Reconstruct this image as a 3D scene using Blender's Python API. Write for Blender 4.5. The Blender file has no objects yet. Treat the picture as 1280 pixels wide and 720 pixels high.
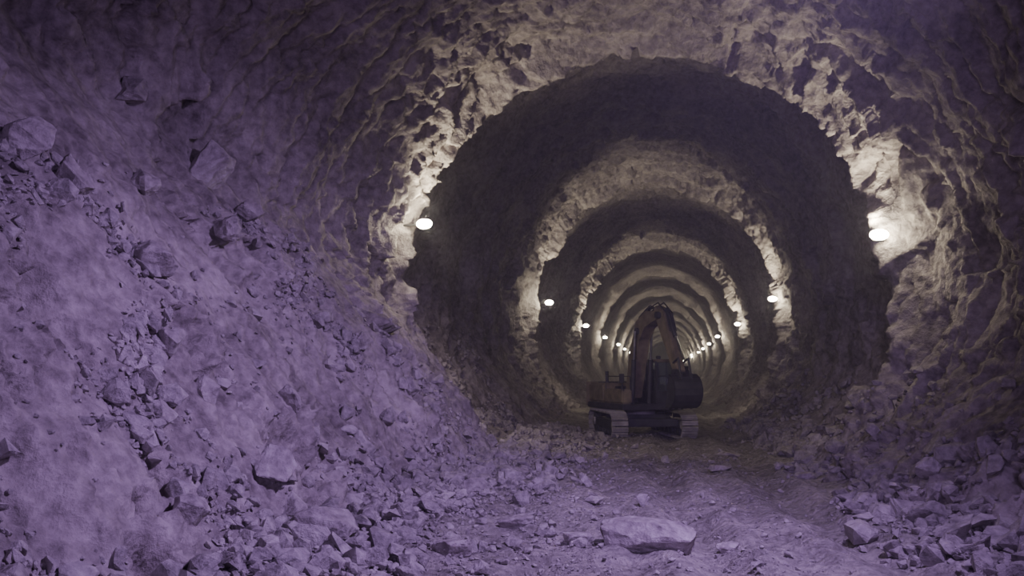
import bpy, bmesh, math, random
import numpy as np
from mathutils import Vector, Matrix, noise, Euler
random.seed(7); rng=random.Random(11)
C=bpy.context.scene.collection
# ------------------------------------------------------------------ materials
def mat_new(n):
    m=bpy.data.materials.new(n); m.use_nodes=True
    nt=m.node_tree; b=nt.nodes['Principled BSDF']; return m,nt,b
def rock_mat(name,c_dark,c_mid,c_light,scale=1.0,bump=0.6,fine=1.0,rough=0.95):
    m,nt,b=mat_new(name); N=nt.nodes; L=nt.links
    tc=N.new('ShaderNodeTexCoord')
    n1=N.new('ShaderNodeTexNoise'); n1.inputs['Scale'].default_value=0.55*scale; n1.inputs['Detail'].default_value=3; n1.inputs['Roughness'].default_value=.6
    n2=N.new('ShaderNodeTexNoise'); n2.inputs['Scale'].default_value=5*scale; n2.inputs['Detail'].default_value=6; n2.inputs['Roughness'].default_value=.62
    for n in (n1,n2): L.new(tc.outputs['Object'],n.inputs['Vector'])
    mx=N.new('ShaderNodeMath'); mx.operation='MULTIPLY_ADD'; mx.inputs[1].default_value=.55; L.new(n2.outputs['Fac'],mx.inputs[0])
    ml=N.new('ShaderNodeMath'); ml.operation='MULTIPLY'; ml.inputs[1].default_value=.45; L.new(n1.outputs['Fac'],ml.inputs[0]); L.new(ml.outputs[0],mx.inputs[2])
    cr=N.new('ShaderNodeValToRGB'); L.new(mx.outputs[0],cr.inputs['Fac'])
    e=cr.color_ramp.elements; e[0].position=.36; e[0].color=(*c_dark,1); e[1].position=.64; e[1].color=(*c_light,1)
    k=e.new(.5); k.color=(*c_mid,1)
    L.new(cr.outputs['Color'],b.inputs['Base Color']); b.inputs['Roughness'].default_value=rough
    b.inputs['Specular IOR Level'].default_value=.15
    b1=N.new('ShaderNodeBump'); b1.inputs['Strength'].default_value=bump; b1.inputs['Distance'].default_value=.25; L.new(n2.outputs['Fac'],b1.inputs['Height'])
    L.new(b1.outputs[0],b.inputs['Normal'])
    return m
M_wall=rock_mat('rock_wall',(.11,.095,.09),(.24,.215,.20),(.38,.345,.32),bump=.5)
M_floor=rock_mat('dirt_floor',(.13,.115,.105),(.255,.235,.215),(.40,.365,.33),scale=1.5,bump=.8)
M_rub=rock_mat('rubble_stone',(.15,.135,.13),(.28,.255,.245),(.42,.385,.365),scale=1.6,bump=.5)
M_boul=rock_mat('boulder_stone',(.17,.15,.145),(.30,.27,.26),(.43,.40,.38),scale=1.3,bump=.5)
def plain(name,col,rough=.6,metal=0.,var=.35,emit=None,es=0):
    m,nt,b=mat_new(name); N=nt.nodes; L=nt.links
    tc=N.new('ShaderNodeTexCoord'); n=N.new('ShaderNodeTexNoise'); n.inputs['Scale'].default_value=3; n.inputs['Detail'].default_value=5
    L.new(tc.outputs['Object'],n.inputs['Vector'])
    cr=N.new('ShaderNodeValToRGB'); e=cr.color_ramp.elements; e[0].position=.35; e[1].position=.68
    e[0].color=(*[c*(1-var) for c in col],1); e[1].color=(*[min(1,c*(1+var*.6)) for c in col],1)
    L.new(n.outputs['Fac'],cr.inputs['Fac']); L.new(cr.outputs['Color'],b.inputs['Base Color'])
    b.inputs['Roughness'].default_value=rough; b.inputs['Metallic'].default_value=metal
    if emit: b.inputs['Emission Color'].default_value=(*emit,1); b.inputs['Emission Strength'].default_value=es
    return m
M_yel=plain('dusty_yellow_paint',(.20,.175,.10),.75)
M_dark=plain('dark_steel',(.06,.06,.06),.55,.3)
M_track=plain('dusty_track_steel',(.32,.30,.28),.8,.1)
M_chrome=plain('cylinder_rod_steel',(.5,.5,.5),.3,1.)
M_lens=plain('lamp_lens',(.9,.88,.8),.4,0,.05,(1,.90,.66),110)
M_glass,_nt,_b=mat_new('cab_glass'); _b.inputs['Base Color'].default_value=(.5,.55,.55,1); _b.inputs['Roughness'].default_value=.08
_b.inputs['Transmission Weight'].default_value=.9; _b.inputs['IOR'].default_value=1.1
# ------------------------------------------------------------------ tunnel shape
CX,CZ=-0.8,4.7
S=22.4
RINGS=[21.7+S*k for k in range(13)]
YEND=RINGS[-1]
def sst(a,b,x):
    t=max(0,min(1,(x-a)/(b-a))); return t*t*(3-2*t)
SL=math.radians(57); NXL,NZL=-math.sin(SL),-math.cos(SL)
SR=math.radians(42); NXR,NZR=math.sin(SR),-math.cos(SR)
def smin(a,b,k):
    h=max(0,min(1,.5+.5*(b-a)/k)); return b*(1-h)+a*h-k*h*(1-h)
def prof(th,y):
    c,s=math.cos(th),math.sin(th)
    kk=max(0,round((y-RINGS[0])/S))
    j=noise.noise(Vector((c*2.2,s*2.2,7.3+kk*3.1)))*(.25+.35*(kk>0))+noise.noise(Vector((c*8,s*8,1.3+kk)))*.2
    yy=y-j
    if yy<RINGS[0]:
        t=RINGS[0]-yy
        off=.5*sst(0,.7,t)+.15*sst(.6,1.4,t)+.5*sst(1.2,3.2,t)*(1 if s>0 else .6)
        off+=.35*sst(5,10,t)
        up=6.6
    else:
        i=min(int((yy-RINGS[0])/S),len(RINGS)-2)
        t=RINGS[i+1]-yy; q=yy-RINGS[i]
        wv=.7+.5*noise.noise(Vector((c*1.5,s*1.5,i*5.7)))
        off=(.5*sst(0,.8,t)+.45*wv*sst(1.,3,t)+.2*sst(3,S,t))*sst(0,.5,q)
        # intermediate blasting rounds between the lamps
        off+=.16*math.sin(yy*1.5+2*noise.noise(Vector((c*2,s*2,yy*.1))))*sst(2,5,t)*sst(.5,3,q)
        up=6.6+1.5*sst(0,.6,yy-RINGS[0])
    a=6.45+(.2 if c>0 else 0)
    fl=0
    if c<0: fl=2.6*sst(20.5,9,y)*min(1,(-c)*1.3)*(.45+.55*sst(1,.2,s))
    elif c>0: fl=.9*sst(20,10,y)*c
    b=up if s>0 else 6.45
    r=1/math.sqrt((c/a)**2+(s/b)**2)+off*(1 if s>-.3 else max(.25,1+(s+.3)*1.8))+fl
    tal=0
    nd=NXL*c+NZL*s
    if nd>.05:
        dist=NXL*(-5.1-CX)+NZL*(0-CZ)-.4*sst(14,20,y)+ (0 if y<22.3 else min(1.,(y-22.3)*.45))
        rl=dist/nd; r2=smin(r,rl,.8)
        tal=max(0,min(1,(r-rl+.35)/.7)); r=r2
    nd=NXR*c+NZR*s
    if nd>.05:
        dist=NXR*(4.0-CX)+NZR*(0-CZ)
        rl=dist/nd; r2=smin(r,rl,.5); tal=max(tal,max(0,min(1,(r-rl+.3)/.6))); r=r2
    return r,tal
def facet(p,sc):
    q=p*sc
    d,pts=noise.voronoi(q)
    c=pts[0]; v=noise.cell_vector(c*13.7)
    h=noise.cell(c*7.1+Vector((3,9,2)))
    return (h-.5)*.6+(v-Vector((.5,.5,.5))).dot(q-c)*1.3
def wallpt(th,y):
    r,tal=prof(th,y)
    c,s=math.cos(th),math.sin(th)
    p=Vector((CX+r*c,y,CZ+r*s))
    near=y<70
    w=noise.fractal(p*.35,.9,2.1,4)
    pw=p+Vector((w*.8,w*.5,-w*.8))
    d=.24*noise.fractal(Vector((p.x*.3,p.y*.42,p.z*.3+5)),.9,2.1,4)
    rg=noise.ridged_multi_fractal(Vector((pw.x*.42,pw.y*1.3,pw.z*.42)),.9,2.2,6 if near else 3,1.0,2.0)
    d2=.19*(rg-1.1)
    if near:
        blk=max(0,min(1,noise.noise(p*.3+Vector((4,4,4)))*2+.3))
        d2+=(.12+.24*blk)*facet(Vector((pw.x*.7,pw.y*1.2,pw.z*.7)),.8)+.13*facet(Vector((pw.x*.7,pw.y*1.3,pw.z*.7)),2.1)
        d2+=.05*noise.fractal(p*2.6,.7,2.2,5)
    a=1-.62*tal
    d=d*(1-.3*tal)+d2*a
    if tal>0 and near:
        u=p.z+p.y*.35
        rn=noise.ridged_multi_fractal(Vector((p.y*.9+p.z*.35,u*.28,3.)),.9,2.2,4,1.0,2.0)
        d+=tal*(.14*noise.fractal(Vector((p.y*1.3+p.z*.25,u*.22,p.x*.2)),.8,2.2,5)+.06*noise.fractal(p*2.4,.6,2.2,5)-.11*(rn-1.1))
        bk=noise.noise(Vector((p.y*.55,p.z*.5,6)))
        if bk>.08: d+=-tal*min(1,(bk-.08)*5)*(.10+.36*facet(p,1.0)+.18*facet(p,2.6))
    r=r+d
    return Vector((CX+r*c,y,CZ+r*s)),tal
ys=list(np.arange(-8,5,.25))+list(np.arange(5,24.5,.055))+list(np.arange(24.5,70,.18))+list(np.arange(70,YEND+8,.6))
NT=640; T0,T1=math.radians(-62),math.radians(242)
ths=[T0+(T1-T0)*i/NT for i in range(NT+1)]
grid=np.empty((len(ys),NT+1,3),dtype=np.float32)
for i,y in enumerate(ys):
    st=1 if y<70 else 2
    for j in range(0,NT+1,st):
        p,_=wallpt(ths[j],float(y)); grid[i,j]=p
    if st==2: grid[i,1:-1:2]=(grid[i,0:-2:2]+grid[i,2::2])/2
def mesh_np(name,verts,faces,mat,smooth):
    me=bpy.data.meshes.new(name)
    nv=len(verts); nf=len(faces); k=faces.shape[1]
    me.vertices.add(nv); me.vertices.foreach_set('co',np.ascontiguousarray(verts,dtype=np.float32).ravel())
    me.loops.add(nf*k); me.loops.foreach_set('vertex_index',np.ascontiguousarray(faces,dtype=np.int32).ravel())
    me.polygons.add(nf); me.polygons.foreach_set('loop_start',np.arange(0,nf*k,k,dtype=np.int32))
    me.polygons.foreach_set('use_smooth',np.full(nf,smooth,dtype=bool))
    me.update(calc_edges=True); me.validate()
    me.materials.append(mat)
    o=bpy.data.objects.new(name,me); C.objects.link(o); return o
def grid_obj(name,g,mat,flip=False):
    a,b=g.shape[:2]; idx=np.arange(a*b).reshape(a,b)
    f=np.stack([idx[:-1,:-1],idx[:-1,1:],idx[1:,1:],idx[1:,:-1]],-1).reshape(-1,4)
    if flip: f=f[:,::-1]
    return mesh_np(name,g.reshape(-1,3),f,mat,True)
ja=int(NT*(35+62)/304); jb=int(NT*(145+62)/304)
grid_obj('wall_right',grid[:,:ja+1],M_wall,True)
grid_obj('ceiling',grid[:,ja:jb+1],M_wall,True)
grid_obj('wall_left',grid[:,jb:],M_wall,True)
me=bpy.data.meshes.new('wall_back'); bm=bmesh.new()
vs=[bm.verts.new((CX+9*math.cos(a),YEND+6,CZ+9.5*math.sin(a))) for a in [i*math.tau/40 for i in range(40)]]
bm.faces.new(vs); bm.to_mesh(me); me.materials.append(M_wall); o=bpy.data.objects.new('wall_back',me); C.objects.link(o)
# ------------------------------------------------------------------ floor
def gz(x,y):
    z=.12*noise.fractal(Vector((x*.35,y*.22,2)),.9,2.1,4)
    z+=.08*noise.fractal(Vector((x*1.3,y*1.3,9)),.6,2.2,5)
    w=.5*noise.noise(Vector((0,y*.06,3)))
    for rx in (-.1,2.1):
        d=x-rx-w-(0.0 if y>20 else (20-y)*.06)
        z-=.13*math.exp(-(d/.33)**2)
        z+=.08*math.exp(-((abs(d)-.62)/.22)**2)
    z+=.3*sst(-2.6,-5.4,x)+.3*sst(3.0,4.6,x)
    return z
xs=np.arange(-7.5,7.51,.06)
yf=list(np.arange(-8,6,.3))+list(np.arange(6,30,.06))+list(np.arange(30,70,.25))+list(np.arange(70,YEND+8,1.5))
gf=np.empty((len(yf),len(xs),3),dtype=np.float32)
for i,y in enumerate(yf):
    for j,x in enumerate(xs):
        gf[i,j]=(x,y,gz(float(x),float(y)))
grid_obj('floor',gf,M_floor,True)
# ------------------------------------------------------------------ rocks
def hull_proto(n,flat,seed):
    r=random.Random(seed); bm=bmesh.new()
    for _ in range(n):
        v=Vector((r.gauss(0,1),r.gauss(0,1),r.gauss(0,1))).normalized()*(.85+.15*r.random())
        bm.verts.new((v.x*.5,v.y*.5*r.uniform(.85,1),v.z*.5*flat))
    res=bmesh.ops.convex_hull(bm,input=bm.verts)
    bmesh.ops.delete(bm,geom=[g for g in res['geom_interior'] if isinstance(g,bmesh.types.BMVert)],context='VERTS')
    bmesh.ops.triangulate(bm,faces=bm.faces)
    bmesh.ops.recalc_face_normals(bm,faces=bm.faces)
    bm.verts.index_update()
    V=np.array([v.co[:] for v in bm.verts]); F=np.array([[v.index for v in f.verts] for f in bm.faces]); bm.free()
    return V,F
protos=[hull_proto(rng.choice([12,15,18,22]),rng.uniform(.6,.95),100+i) for i in range(28)]
class Batch:
    def __init__(s): s.V=[];s.F=[];s.n=0
    def add(s,p,size,nrm=None,sink=.25):
        V,F=protos[rng.randrange(len(protos))]
        if nrm is None: nrm=Vector((0,0,1))
        q=nrm.to_track_quat('Z','Y').to_matrix()
        R=q@Euler((rng.gauss(0,.35),rng.gauss(0,.35),rng.uniform(0,6.28))).to_matrix()
        sc=np.array([size*rng.uniform(.8,1.25),size*rng.uniform(.65,1.),size*rng.uniform(.65,1.)])
        c=p+nrm*size*(.3-sink)
        W=(V*sc)@np.array(R).T+np.array(c)
        s.V.append(W); s.F.append(F+s.n); s.n+=len(V)
    def make(s,name,mat):
        return mesh_np(name,np.concatenate(s.V),np.concatenate(s.F),mat,False)
def psize(lo,hi,a=2.2):
    u=rng.random(); return (lo**(-a)+u*(hi**(-a)-lo**(-a)))**(-1/a)
def nrm_at(th,y):
    p,_=wallpt(th,y); a,_=wallpt(th+.02,y); b,_=wallpt(th,y+.15)
    n=(a-p).cross(b-p).normalized()
    if n.dot(Vector((CX,y,CZ))-p)<0: n=-n
    return p,n
B=Batch(); cnt=0; tries=0
while cnt<7000 and tries<150000:
    tries+=1
    y=5+rng.random()*27; th=math.radians(rng.uniform(172,229))
    r,tal=prof(th,y); h=CZ+r*math.sin(th)
    if h<-.1: continue
    dn=.04+.9*math.exp(-((y-(10.2-.15*h))/1.0)**2)+1.0*math.exp(-((y-(20.3-.95*h))/(.9+.12*h))**2)+1.1*math.exp(-(h/.6)**2)
    if y>23: dn=.25+.9*math.exp(-(h/1.)**2)
    cl=noise.fractal(Vector((y*.7,h*.7,4)),.8,2.,3)
    dn*=max(0,.35+2.*cl)*(tal*.95+.05)
    if rng.random()>dn: continue
    p,n=nrm_at(th,y)
    B.add(p,psize(.06,.6,1.6),(n+Vector((0,0,.5))).normalized(),.2); cnt+=1
B.make('rock_debris',M_rub)
B=Batch()
for _ in range(10000):
    y=6+28*rng.random()**1.1
    x=-5.3+abs(rng.gauss(0,1.7))
    if x>0: continue
    cl=.6+noise.fractal(Vector((x*.6,y*.5,1)),.8,2.,3)
    if rng.random()>cl+.35*(x<-3.8): continue
    B.add(Vector((x,y,gz(x,y))),psize(.07,.6,1.5)*(1 if x<-2.5 else .7),None,.08)
B.make('rock_rubble',M_rub)
B=Batch()
for _ in range(7500):
    y=9+32*rng.random()
    if rng.random()<.6:
        x=4.6-abs(rng.gauss(0,.8)); p=Vector((x,y,gz(x,y))); n=Vector((0,0,1))
        if noise.noise(Vector((x*.5,y*.4,8)))<-.1-.3*(x-3.5): continue
    else:
        th=math.radians(rng.uniform(-48,-18)); p,n=nrm_at(th,y)
        if p.z<-.1 or rng.random()<p.z/3.2 or noise.noise(Vector((y*.5,p.z,8)))<-.15: continue
        n=(n+Vector((0,0,.6))).normalized()
    B.add(p,psize(.09,.75,1.4),n,.08)
B.make('rock_rubble',M_rub)
B=Batch()
for _ in range(13000):
    y=6.5+28*rng.random()**1.2; x=rng.uniform(-5,4.2)
    c=noise.fractal(Vector((x*.5,y*.35,5)),.8,2.,3)
    if rng.random()>.45+1.3*c+(.3 if x<-1.5 else 0): continue
    B.add(Vector((x,y,gz(x,y))),psize(.025,.19,1.9),None,.12)
B.make('gravel',M_rub)
def boulder(p,dims,rz,seed,nrm=Vector((0,0,1)),tilt=(0,0)):
    r=random.Random(seed); bm=bmesh.new()
    for _ in range(17):
        v=Vector((r.gauss(0,1),r.gauss(0,1),r.gauss(0,1))).normalized()
        v=Vector([math.copysign(abs(a)**.7,a) for a in v])
        bm.verts.new(v*.5)
    res=bmesh.ops.convex_hull(bm,input=bm.verts)
    bmesh.ops.delete(bm,geom=[g for g in res['geom_interior'] if isinstance(g,bmesh.types.BMVert)],context='VERTS')
    bmesh.ops.dissolve_limit(bm,angle_limit=.25,verts=bm.verts,edges=bm.edges)
    bmesh.ops.bevel(bm,geom=list(bm.edges),offset=.022,segments=2,affect='EDGES',profile=.6)
    bmesh.ops.triangulate(bm,faces=bm.faces)
    bmesh.ops.subdivide_edges(bm,edges=[e for e in bm.edges if e.calc_length()>.1],cuts=3,use_grid_fill=True)
    bmesh.ops.triangulate(bm,faces=bm.faces)
    for v in bm.verts:
        k=noise.fractal(v.co*3+Vector((seed,0,0)),.8,2.1,4)*.05+noise.fractal(v.co*12,.8,2.1,3)*.012
        v.co+=v.co.normalized()*k
        v.co=Vector((v.co.x*dims[0],v.co.y*dims[1],v.co.z*dims[2]))
    me=bpy.data.meshes.new('boulder'); bm.to_mesh(me); bm.free(); me.materials.append(M_boul)
    o=bpy.data.objects.new('boulder',me); C.objects.link(o)
    q=nrm.to_track_quat('Z','Y').to_matrix()@Euler((tilt[0],tilt[1],rz)).to_matrix()
    o.matrix_world=Matrix.Translation(p+nrm*dims[2]*.2)@q.to_4x4()
def slope_boulder(y,h,dims,rz,seed):
    best=min((abs(wallpt(math.radians(t),y)[0].z-h),t) for t in np.arange(160,232,.7))
    p,n=nrm_at(math.radians(best[1]),y); n0=Vector((.84,0,.54)); boulder(p,dims,rz,seed,(n*.5+n0+Vector((0,0,.4))).normalized())
for a in [(11.0,1.07,(.95,.55,.5),.5,1),(10.84,.54,(.65,.5,.45),1.2,2),(14.6,6.5,(1.1,.9,1.1),.2,3),(10.8,4.08,(.75,.55,.6),2.,4),
          (9.2,5.5,(.8,.7,.7),.7,5),(8.7,.83,(.55,.45,.4),.1,6),(9.6,5.1,(.6,.4,.5),1.7,7),(13.2,7.6,(.8,.6,.7),1.,8),(15.2,5.8,(.6,.5,.5),2.3,9),
          (10.2,2.9,(.55,.45,.4),.3,10),(10.6,2.2,(.45,.4,.35),1.1,12),(17.2,3.2,(.5,.4,.4),.4,13),(12.6,2.0,(.6,.35,.35),.9,14),
          (13.8,5.2,(.7,.5,.5),.9,15),(12.0,5.6,(.6,.45,.5),.2,16),(9.4,1.9,(.5,.4,.35),.5,17),(18.3,2.1,(.5,.45,.4),.8,18)]:
    slope_boulder(*a)
for x,y,d,rz,sd in [(-.33,12.2,(1.55,.85,.6),-.18,21),(-4.56,10.4,(.95,.7,.55),.4,22),(-3.93,16.1,(.65,.5,.5),1,23),(-2.5,13.3,(.6,.45,.35),.3,24),
                    (-1.4,12.4,(.45,.4,.28),.8,25),(4.7,22.6,(1.1,.8,.5),.2,26),(3.9,15.0,(.7,.5,.4),.6,27),(4.6,19.4,(.8,.6,.5),1.7,28),(5.0,17.0,(.9,.6,.55),.4,29),
                    (1.3,21.5,(.7,.5,.2),.1,30),(3.1,20.0,(.55,.5,.25),.5,31),(-3.0,11.2,(.6,.45,.4),.9,32),(-3.5,19.0,(.55,.4,.4),.1,33),(1.7,25.5,(.8,.5,.2),.1,34),(5.2,14.3,(.8,.6,.6),.9,35),(.8,12.3,(.4,.3,.2),.9,36),
                    (4.3,17.6,(.9,.6,.4),.3,37),(4.6,15.9,(.7,.6,.5),1.3,38)]:
    boulder(Vector((x,y,gz(x,y))),d,rz,sd,tilt=(rng.gauss(0,.08),rng.gauss(0,.08)))
boulder(wallpt(math.radians(-27),24)[0],(.9,.8,.8),.4,40)
# ------------------------------------------------------------------ mesh helpers for machines
def finish(bm,name,mats,parent=None,smooth=False,loc=(0,0,0),rot=(0,0,0)):
    bmesh.ops.recalc_face_normals(bm,faces=bm.faces)
    me=bpy.data.meshes.new(name); bm.to_mesh(me); bm.free()
    for m in (mats if isinstance(mats,(list,tuple)) else [mats]): me.materials.append(m)
    for p in me.polygons: p.use_smooth=smooth
    o=bpy.data.objects.new(name,me); C.objects.link(o); o.location=loc; o.rotation_euler=rot
    if parent: o.parent=parent
    return o
def b_box(bm,lo,hi,mi=0,bev=0.,M=None):
    r=bmesh.ops.create_cube(bm,size=1); vs=r['verts']
    for v in vs:
        v.co=Vector([(lo[i]+hi[i])/2+v.co[i]*(hi[i]-lo[i]) for i in range(3)])
    if bev>0:
        es=list({e for v in vs for e in v.link_edges})
        rr=bmesh.ops.bevel(bm,geom=es,offset=bev,segments=2,affect='EDGES'); vs=list({v for f in rr['faces'] for v in f.verts}|{v for v in vs if v.is_valid})
    fs={f for v in vs for f in v.link_faces}
    for f in fs: f.material_index=mi
    if M is not None:
        for v in vs: v.co=M@v.co
    return vs
def b_cyl(bm,p0,p1,r,mi=0,seg=16,r2=None):
    p0=Vector(p0);p1=Vector(p1); d=p1-p0
    M=Matrix.Translation((p0+p1)/2)@d.to_track_quat('Z','Y').to_matrix().to_4x4()
    rr=bmesh.ops.create_cone(bm,cap_ends=True,segments=seg,radius1=r,radius2=r if r2 is None else r2,depth=d.length,matrix=M)
    for f in {f for v in rr['verts'] for f in v.link_faces}: f.material_index=mi
def b_prism(bm,prof,y0,y1,mi=0,bev=0.):
    a=[bm.verts.new((x,y0,z)) for x,z in prof]; b=[bm.verts.new((x,y1,z)) for x,z in prof]
    fs=[bm.faces.new(a),bm.faces.new(b[::-1])]
    n=len(prof)
    for i in range(n): fs.append(bm.faces.new((a[i],a[(i+1)%n],b[(i+1)%n],b[i])))
    for f in fs: f.material_index=mi
    if bev>0:
        es=list({e for f in fs for e in f.edges}); r=bmesh.ops.bevel(bm,geom=es,offset=bev,segments=2,affect='EDGES')
        for f in r['faces']: f.material_index=mi
# ------------------------------------------------------------------ excavator
ex=bpy.data.objects.new('excavator',None); C.objects.link(ex)
EX,EY=-1.15,33.2
ex.location=(EX,EY,gz(EX,EY)+.02)
def sub(name,rz):
    e=bpy.data.objects.new(name,None); C.objects.link(e); e.parent=ex; e.rotation_euler=(0,0,rz); return e
und=sub('undercarriage',math.radians(-90+17)); upp=sub('upperstructure',math.radians(-90+28))
for sgn,nm in ((1,'track_left'),(-1,'track_right')):
    bm=bmesh.new(); L2=1.72; R=.47; zc=.49; W=.31; yc=1.35*sgn
    per=4*L2+2*math.pi*R; n=46
    for i in range(n):
        s=per*i/n
        if s<2*L2: x,z,a=-L2+s,zc-R,math.pi
        elif s<2*L2+math.pi*R:
            t=(s-2*L2)/R; x,z,a=L2+R*math.sin(t),zc-R*math.cos(t),math.pi-t
        elif s<4*L2+math.pi*R: x,z,a=L2-(s-2*L2-math.pi*R),zc+R,0
        else:
            t=(s-4*L2-math.pi*R)/R; x,z,a=-L2-R*math.sin(t),zc+R*math.cos(t),-t
        M=Matrix.Translation((x,yc,z))@Matrix.Rotation(a,4,'Y')
        b_box(bm,(-.088,-W,-.03),(.088,W,.02),0,0,M)
        for q in (-.06,0,.06): b_box(bm,(q-.012,-W,.02),(q+.012,W,.055),0,0,M)
        b_box(bm,(-.095,-.1,-.09),(.095,.1,-.03),1,0,M)
    b_box(bm,(-1.5,yc-.16,.3),(1.5,yc+.16,.66),1,.04)
    for x in (-L2,L2):
        b_cyl(bm,(x,yc-.12,zc),(x,yc+.12,zc),.37,1,24); b_cyl(bm,(x,yc-.2,zc),(x,yc+.2,zc),.16,0,16)
    for i in range(7):
        x=-1.3+i*2.6/6; b_cyl(bm,(x,yc-.2,.2),(x,yc+.2,.2),.12,1,14)
    for x in (-.6,.6): b_cyl(bm,(x,yc-.15,.8),(x,yc+.15,.8),.08,1,12)
    finish(bm,nm,[M_track,M_dark],und)
bm=bmesh.new(); b_box(bm,(-.8,-1.05,.45),(.8,1.05,.85),0,.08)
b_box(bm,(-1.3,-1.2,.4),(-.7,1.2,.7),0,.05); b_box(bm,(.7,-1.2,.4),(1.3,1.2,.7),0,.05)
b_cyl(bm,(0,0,.8),(0,0,1.08),.62,1,32); finish(bm,'carbody_frame',[M_dark,M_track],und)
bm=bmesh.new(); b_box(bm,(-2.3,-1.32,1.05),(1.25,1.32,1.28),0,.03)
b_box(bm,(-2.2,-1.3,1.28),(-.65,1.3,2.08),1,.08)
b_box(bm,(-.65,-1.3,1.28),(1.15,-.85,1.85),1,.06)
b_box(bm,(-.65,-.8,1.28),(-.35,.1,1.95),0,.03)
for y in np.arange(-1.0,1.01,.16): b_box(bm,(-1.9,y,2.07),(-.9,y+.05,2.12),0)
b_cyl(bm,(-1.4,-.8,2.05),(-1.4,-.8,2.55),.07,0,14); finish(bm,'engine_house',[M_dark,M_yel],upp)
bm=bmesh.new(); pr=[]
for i in range(13):
    a=-math.pi/2*0.9+math.pi*.9*i/12; pr.append((-2.15-.75*math.cos(a)**.8 if math.cos(a)>0 else -2.15,1.36*math.sin(a)/math.sin(math.pi*.45)))
a_=[bm.verts.new((x,y,1.12)) for x,y in pr]; b_=[bm.verts.new((x,y,2.12)) for x,y in pr]
bm.faces.new(a_); bm.faces.new(b_[::-1])
for i in range(13): bm.faces.new((a_[i],a_[(i+1)%13],b_[(i+1)%13],b_[i]))
finish(bm,'counterweight',[M_yel],upp)
bm=bmesh.new(); x0,x1,y0,y1,z0,z1=-.35,1.3,.08,1.06,1.28,3.0
b_box(bm,(x0,y0,z0),(x1,y1,z0+.5),0,.03); b_box(bm,(x0-.03,y0-.02,z1-.1),(x1+.03,y1+.02,z1+.02),1,.04)
for (x,y) in ((x0,y0),(x0,y1-.08),(x1-.08,y0),(x1-.08,y1-.08),(x0+.75,y0),(x0+.75,y1-.08)): b_box(bm,(x,y,z0+.4),(x+.08,y+.08,z1-.05),0,.015)
b_box(bm,(x1-.05,y0,z0+1.05),(x1,y1,z0+1.1),0)
b_box(bm,(x0,y0,z0+.4),(x0+.05,y1,z0+.9),1)
b_box(bm,(.15,y0+.22,z0+.3),(.65,y1-.22,z0+.75),0,.05); b_box(bm,(.1,y0+.24,z0+.7),(.25,y1-.24,z0+1.35),0,.05)
b_box(bm,(.7,y0+.17,z0+.5),(.85,y0+.24,z0+.95),0); b_box(bm,(.7,y1-.24,z0+.5),(.85,y1-.17,z0+.95),0)
for y in (y0+.12,y1-.12): b_box(bm,(x1-.05,y-.09,z1+.02),(x1+.06,y+.09,z1+.15),0,.02)
finish(bm,'operator_cab',[M_dark,M_yel],upp)
bm=bmesh.new()
b_box(bm,(x1-.045,y0+.08,z0+.5),(x1-.03,y1-.08,z1-.1)); b_box(bm,(x0+.08,y1-.05,z0+.5),(x1-.08,y1-.035,z1-.1)); b_box(bm,(x0+.08,y0+.035,z0+.5),(x1-.08,y0+.05,z1-.1))
finish(bm,'cab_windows',[M_glass],upp)
bm=bmesh.new()
for y in (-1.25,-.9): b_cyl(bm,(1.05,y,1.8),(1.05,y,2.35),.02,0,8)
b_cyl(bm,(1.05,-1.25,2.35),(1.05,-.9,2.35),.02,0,8); b_cyl(bm,(-.5,-1.25,2.35),(1.05,-1.25,2.35),.02,0,8); b_cyl(bm,(-.5,-1.25,1.8),(-.5,-1.25,2.35),.02,0,8)
b_cyl(bm,(1.25,1.04,2.6),(1.5,1.3,2.6),.015,0,8); b_box(bm,(1.48,1.2,2.35),(1.52,1.4,2.75),0,.01)
b_cyl(bm,(1.1,-1.2,1.8),(1.35,-1.4,2.2),.015,0,8); b_box(bm,(1.33,-1.5,2.1),(1.37,-1.3,2.45),0,.01)
finish(bm,'handrails_and_mirrors',[M_dark],upp)
BY=-.42
bm=bmesh.new()
boom=[(.15,1.45),(.6,1.5),(.95,2.6),(1.35,3.75),(1.85,4.25),(3.05,4.5),(3.1,4.75),(1.95,4.85),(1.1,4.5),(.5,3.2),(.1,1.9)]
b_prism(bm,boom,BY-.24,BY+.24,0,.03)
for p in ((.35,1.6),(1.3,4.1),(3.0,4.62)): b_cyl(bm,(p[0],BY-.33,p[1]),(p[0],BY+.33,p[1]),.13,1,18)
finish(bm,'boom',[M_yel,M_dark],upp)
bm=bmesh.new()
stick=[(2.45,4.75),(2.65,5.0),(3.3,4.75),(4.25,2.55),(4.1,2.4),(3.95,2.45),(2.8,4.35)]
b_prism(bm,stick,BY-.17,BY+.17,0,.025)
for p in ((3.0,4.62),(4.12,2.52)): b_cyl(bm,(p[0],BY-.28,p[1]),(p[0],BY+.28,p[1]),.1,1,16)
finish(bm,'stick_arm',[M_yel,M_dark],upp)
bm=bmesh.new()
for s in (-.36,.36):
    b_cyl(bm,(.95,BY+s,1.3),(1.15,BY+s,3.0),.095,0,14); b_cyl(bm,(1.15,BY+s,3.0),(1.3,BY+s,4.1),.05,1,12)
b_cyl(bm,(1.1,BY,4.65),(1.95,BY,5.0),.09,0,14); b_cyl(bm,(1.95,BY,5.0),(2.55,BY,4.88),.05,1,12)
b_cyl(bm,(3.25,BY,4.85),(3.85,BY,3.8),.08,0,14); b_cyl(bm,(3.85,BY,3.8),(4.4,BY,3.0),.045,1,12)
for s in (-.2,.2): b_cyl(bm,(4.4,BY+s,3.0),(4.02,BY+s,2.85),.04,0,10); b_cyl(bm,(4.4,BY+s,3.0),(4.55,BY+s,2.35),.04,0,10)
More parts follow.
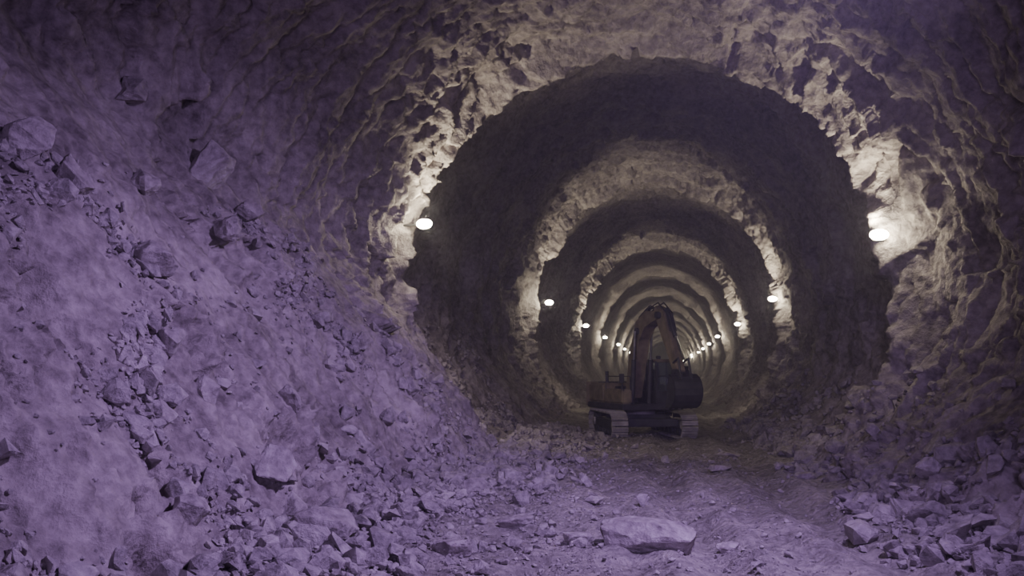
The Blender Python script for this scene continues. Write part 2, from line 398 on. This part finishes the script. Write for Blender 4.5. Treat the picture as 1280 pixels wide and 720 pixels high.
finish(bm,'hydraulic_cylinders',[M_dark,M_chrome],upp)
bm=bmesh.new()
for s in (-.12,.12):
    pts=[(.3,1.9),(.6,3.4),(1.2,4.65),(2.1,4.95),(2.8,5.1),(3.4,4.7),(3.7,4.0)]
    for a,b in zip(pts,pts[1:]): b_cyl(bm,(a[0],BY+s,a[1]),(b[0],BY+s,b[1]),.025,0,8)
finish(bm,'hydraulic_hoses',[M_dark],upp)
bm=bmesh.new()
arc=[]
for i in range(11):
    a=math.radians(75-  i*22); arc.append((4.15+.62*math.cos(a)*1.0,1.85+.62*math.sin(a)))
arc=arc[:9]
HB=.55
for k in range(len(arc)-1):
    (xa,za),(xb,zb)=arc[k],arc[k+1]
    d=Vector((xb-xa,0,zb-za)); nn=Vector((d.z,0,-d.x)).normalized()*.03
    p=[(xa,za),(xb,zb),(xb+nn.x,zb+nn.z),(xa+nn.x,za+nn.z)]
    b_prism(bm,p,BY-HB,BY+HB,0)
for s in (-HB,HB-.03): b_prism(bm,arc,BY+s,BY+s+.03,0)
for s in (-.2,.2): b_prism(bm,[(4.0,2.35),(4.05,2.62),(4.25,2.62),(4.62,2.45),(4.6,2.25)],BY+s-.03,BY+s+.03,0)
tx,tz=arc[-1]
for i in range(5):
    y=BY-HB+.08+i*(2*HB-.16)/4; b_box(bm,(tx-.02,y-.05,tz-.04),(tx+.0,y+.05,tz+.22),1)
finish(bm,'bucket',[M_dark,M_track],upp)
# ------------------------------------------------------------------ lamps
def lamp_mesh():
    bm=bmesh.new()
    b_box(bm,(-.18,-.05,-.14),(.18,.12,.14),0,.03)
    for q in np.arange(-.12,.13,.06): b_box(bm,(q-.01,.12,-.1),(q+.01,.18,.1),0)
    b_cyl(bm,(-.9,.06,0),(-.1,.06,0),.03,0,10); b_cyl(bm,(-.3,.06,-.0),(-.3,.06,.16),.02,0,8)
    r=bmesh.ops.create_uvsphere(bm,u_segments=20,v_segments=12,radius=1,matrix=Matrix.Translation((0,-.06,0))@Matrix.Diagonal((.23,.11,.14,1)))
    for f in {f for v in r['verts'] for f in v.link_faces}: f.material_index=1; f.smooth=True
    me=bpy.data.meshes.new('wall_lamp'); bm.to_mesh(me); bm.free(); me.materials.append(M_dark); me.materials.append(M_lens); return me
LM=lamp_mesh()
for k,y in enumerate(RINGS[:-1]):
    for sgn in (-1,1):
        z=6.35
        if k==0: z=6.65 if sgn<0 else 5.95
        yy=y-.3
        a=math.atan2(z-CZ,6.3*sgn)
        p,_=wallpt(a,yy)
        x=p.x-sgn*(.5 if sgn<0 else .42)
        if k==0: x=-6.62 if sgn<0 else 5.28
        e=bpy.data.objects.new('wall_lamp',LM); C.objects.link(e)
        e.location=(x,yy,z)
        if sgn>0: e.scale=(-1,1,1)
        for nm,en,sz,loc,tgt in (('crown_spot',1250,98,(.05,-.22,.1),(2.4,.8,6.0)),('floor_spot',850,85,(.1,.3,-.2),(3.6,8.,-6.))):
            l=bpy.data.lights.new(nm,'SPOT'); l.energy=en; l.color=(1,.88,.66); l.shadow_soft_size=.1; l.spot_size=math.radians(sz); l.spot_blend=1
            lo=bpy.data.objects.new(nm,l); C.objects.link(lo); lo.parent=e; lo.location=loc
            lo.rotation_euler=Vector(tgt).to_track_quat('-Z','Y').to_euler()
        l=bpy.data.lights.new('bulb','POINT'); l.energy=90; l.color=(1,.9,.7); l.shadow_soft_size=.05
        lo=bpy.data.objects.new('bulb',l); C.objects.link(lo); lo.parent=e; lo.location=(0,-.24,0)
# ------------------------------------------------------------------ violet work light and added fill lights
VC=(.61,.40,1.0)
def spot(n,loc,tgt,e,size,blend,rad):
    l=bpy.data.lights.new(n,'SPOT'); l.energy=e; l.color=VC; l.shadow_soft_size=rad; l.spot_size=math.radians(size); l.spot_blend=blend
    o=bpy.data.objects.new(n,l); C.objects.link(o); o.location=loc
    o.rotation_euler=(Vector(tgt)-o.location).to_track_quat('-Z','Y').to_euler()
spot('violet_work_light',(3.3,9.0,9.2),(-4.4,12.5,-.3),7600,105,.9,.3)
spot('violet_fill_spot',(.6,-3,6.2),(-.6,36,.5),6500,38,.8,.4)  # added unseen fill from behind the camera, brightens excavator and far floor
l=bpy.data.lights.new('violet_fill_light','AREA'); l.shape='DISK'; l.size=4; l.energy=620; l.color=VC
o=bpy.data.objects.new('violet_fill_light',l); C.objects.link(o); o.location=(-1,-6,4.5)
o.rotation_euler=(Vector((0,16,1.5))-o.location).to_track_quat('-Z','Y').to_euler()
w=bpy.data.worlds.new('world'); bpy.context.scene.world=w; w.use_nodes=True
w.node_tree.nodes['Background'].inputs[0].default_value=(.38,.28,.6,1); w.node_tree.nodes['Background'].inputs[1].default_value=.15
# ------------------------------------------------------------------ dust haze
bm=bmesh.new(); b_box(bm,(-10,-7,-1),(9,YEND+4,14))
hm=bpy.data.materials.new('dust_haze'); hm.use_nodes=True; nt=hm.node_tree; nt.nodes.clear()
o_=nt.nodes.new('ShaderNodeOutputMaterial'); vs_=nt.nodes.new('ShaderNodeVolumeScatter'); vs_.inputs['Density'].default_value=.0036; vs_.inputs['Anisotropy'].default_value=.5
vs_.inputs['Color'].default_value=(.9,.88,.93,1); nt.links.new(vs_.outputs[0],o_.inputs['Volume'])
finish(bm,'dust_haze',[hm])
# ------------------------------------------------------------------ camera
cd=bpy.data.cameras.new('camera'); cam=bpy.data.objects.new('camera',cd); C.objects.link(cam)
cd.sensor_width=36; cd.lens=36*1005/1280; cd.clip_end=600
cam.location=(0,0,2.5); cam.rotation_euler=(math.radians(90+6.02),0,math.radians(10.92))
bpy.context.scene.camera=cam
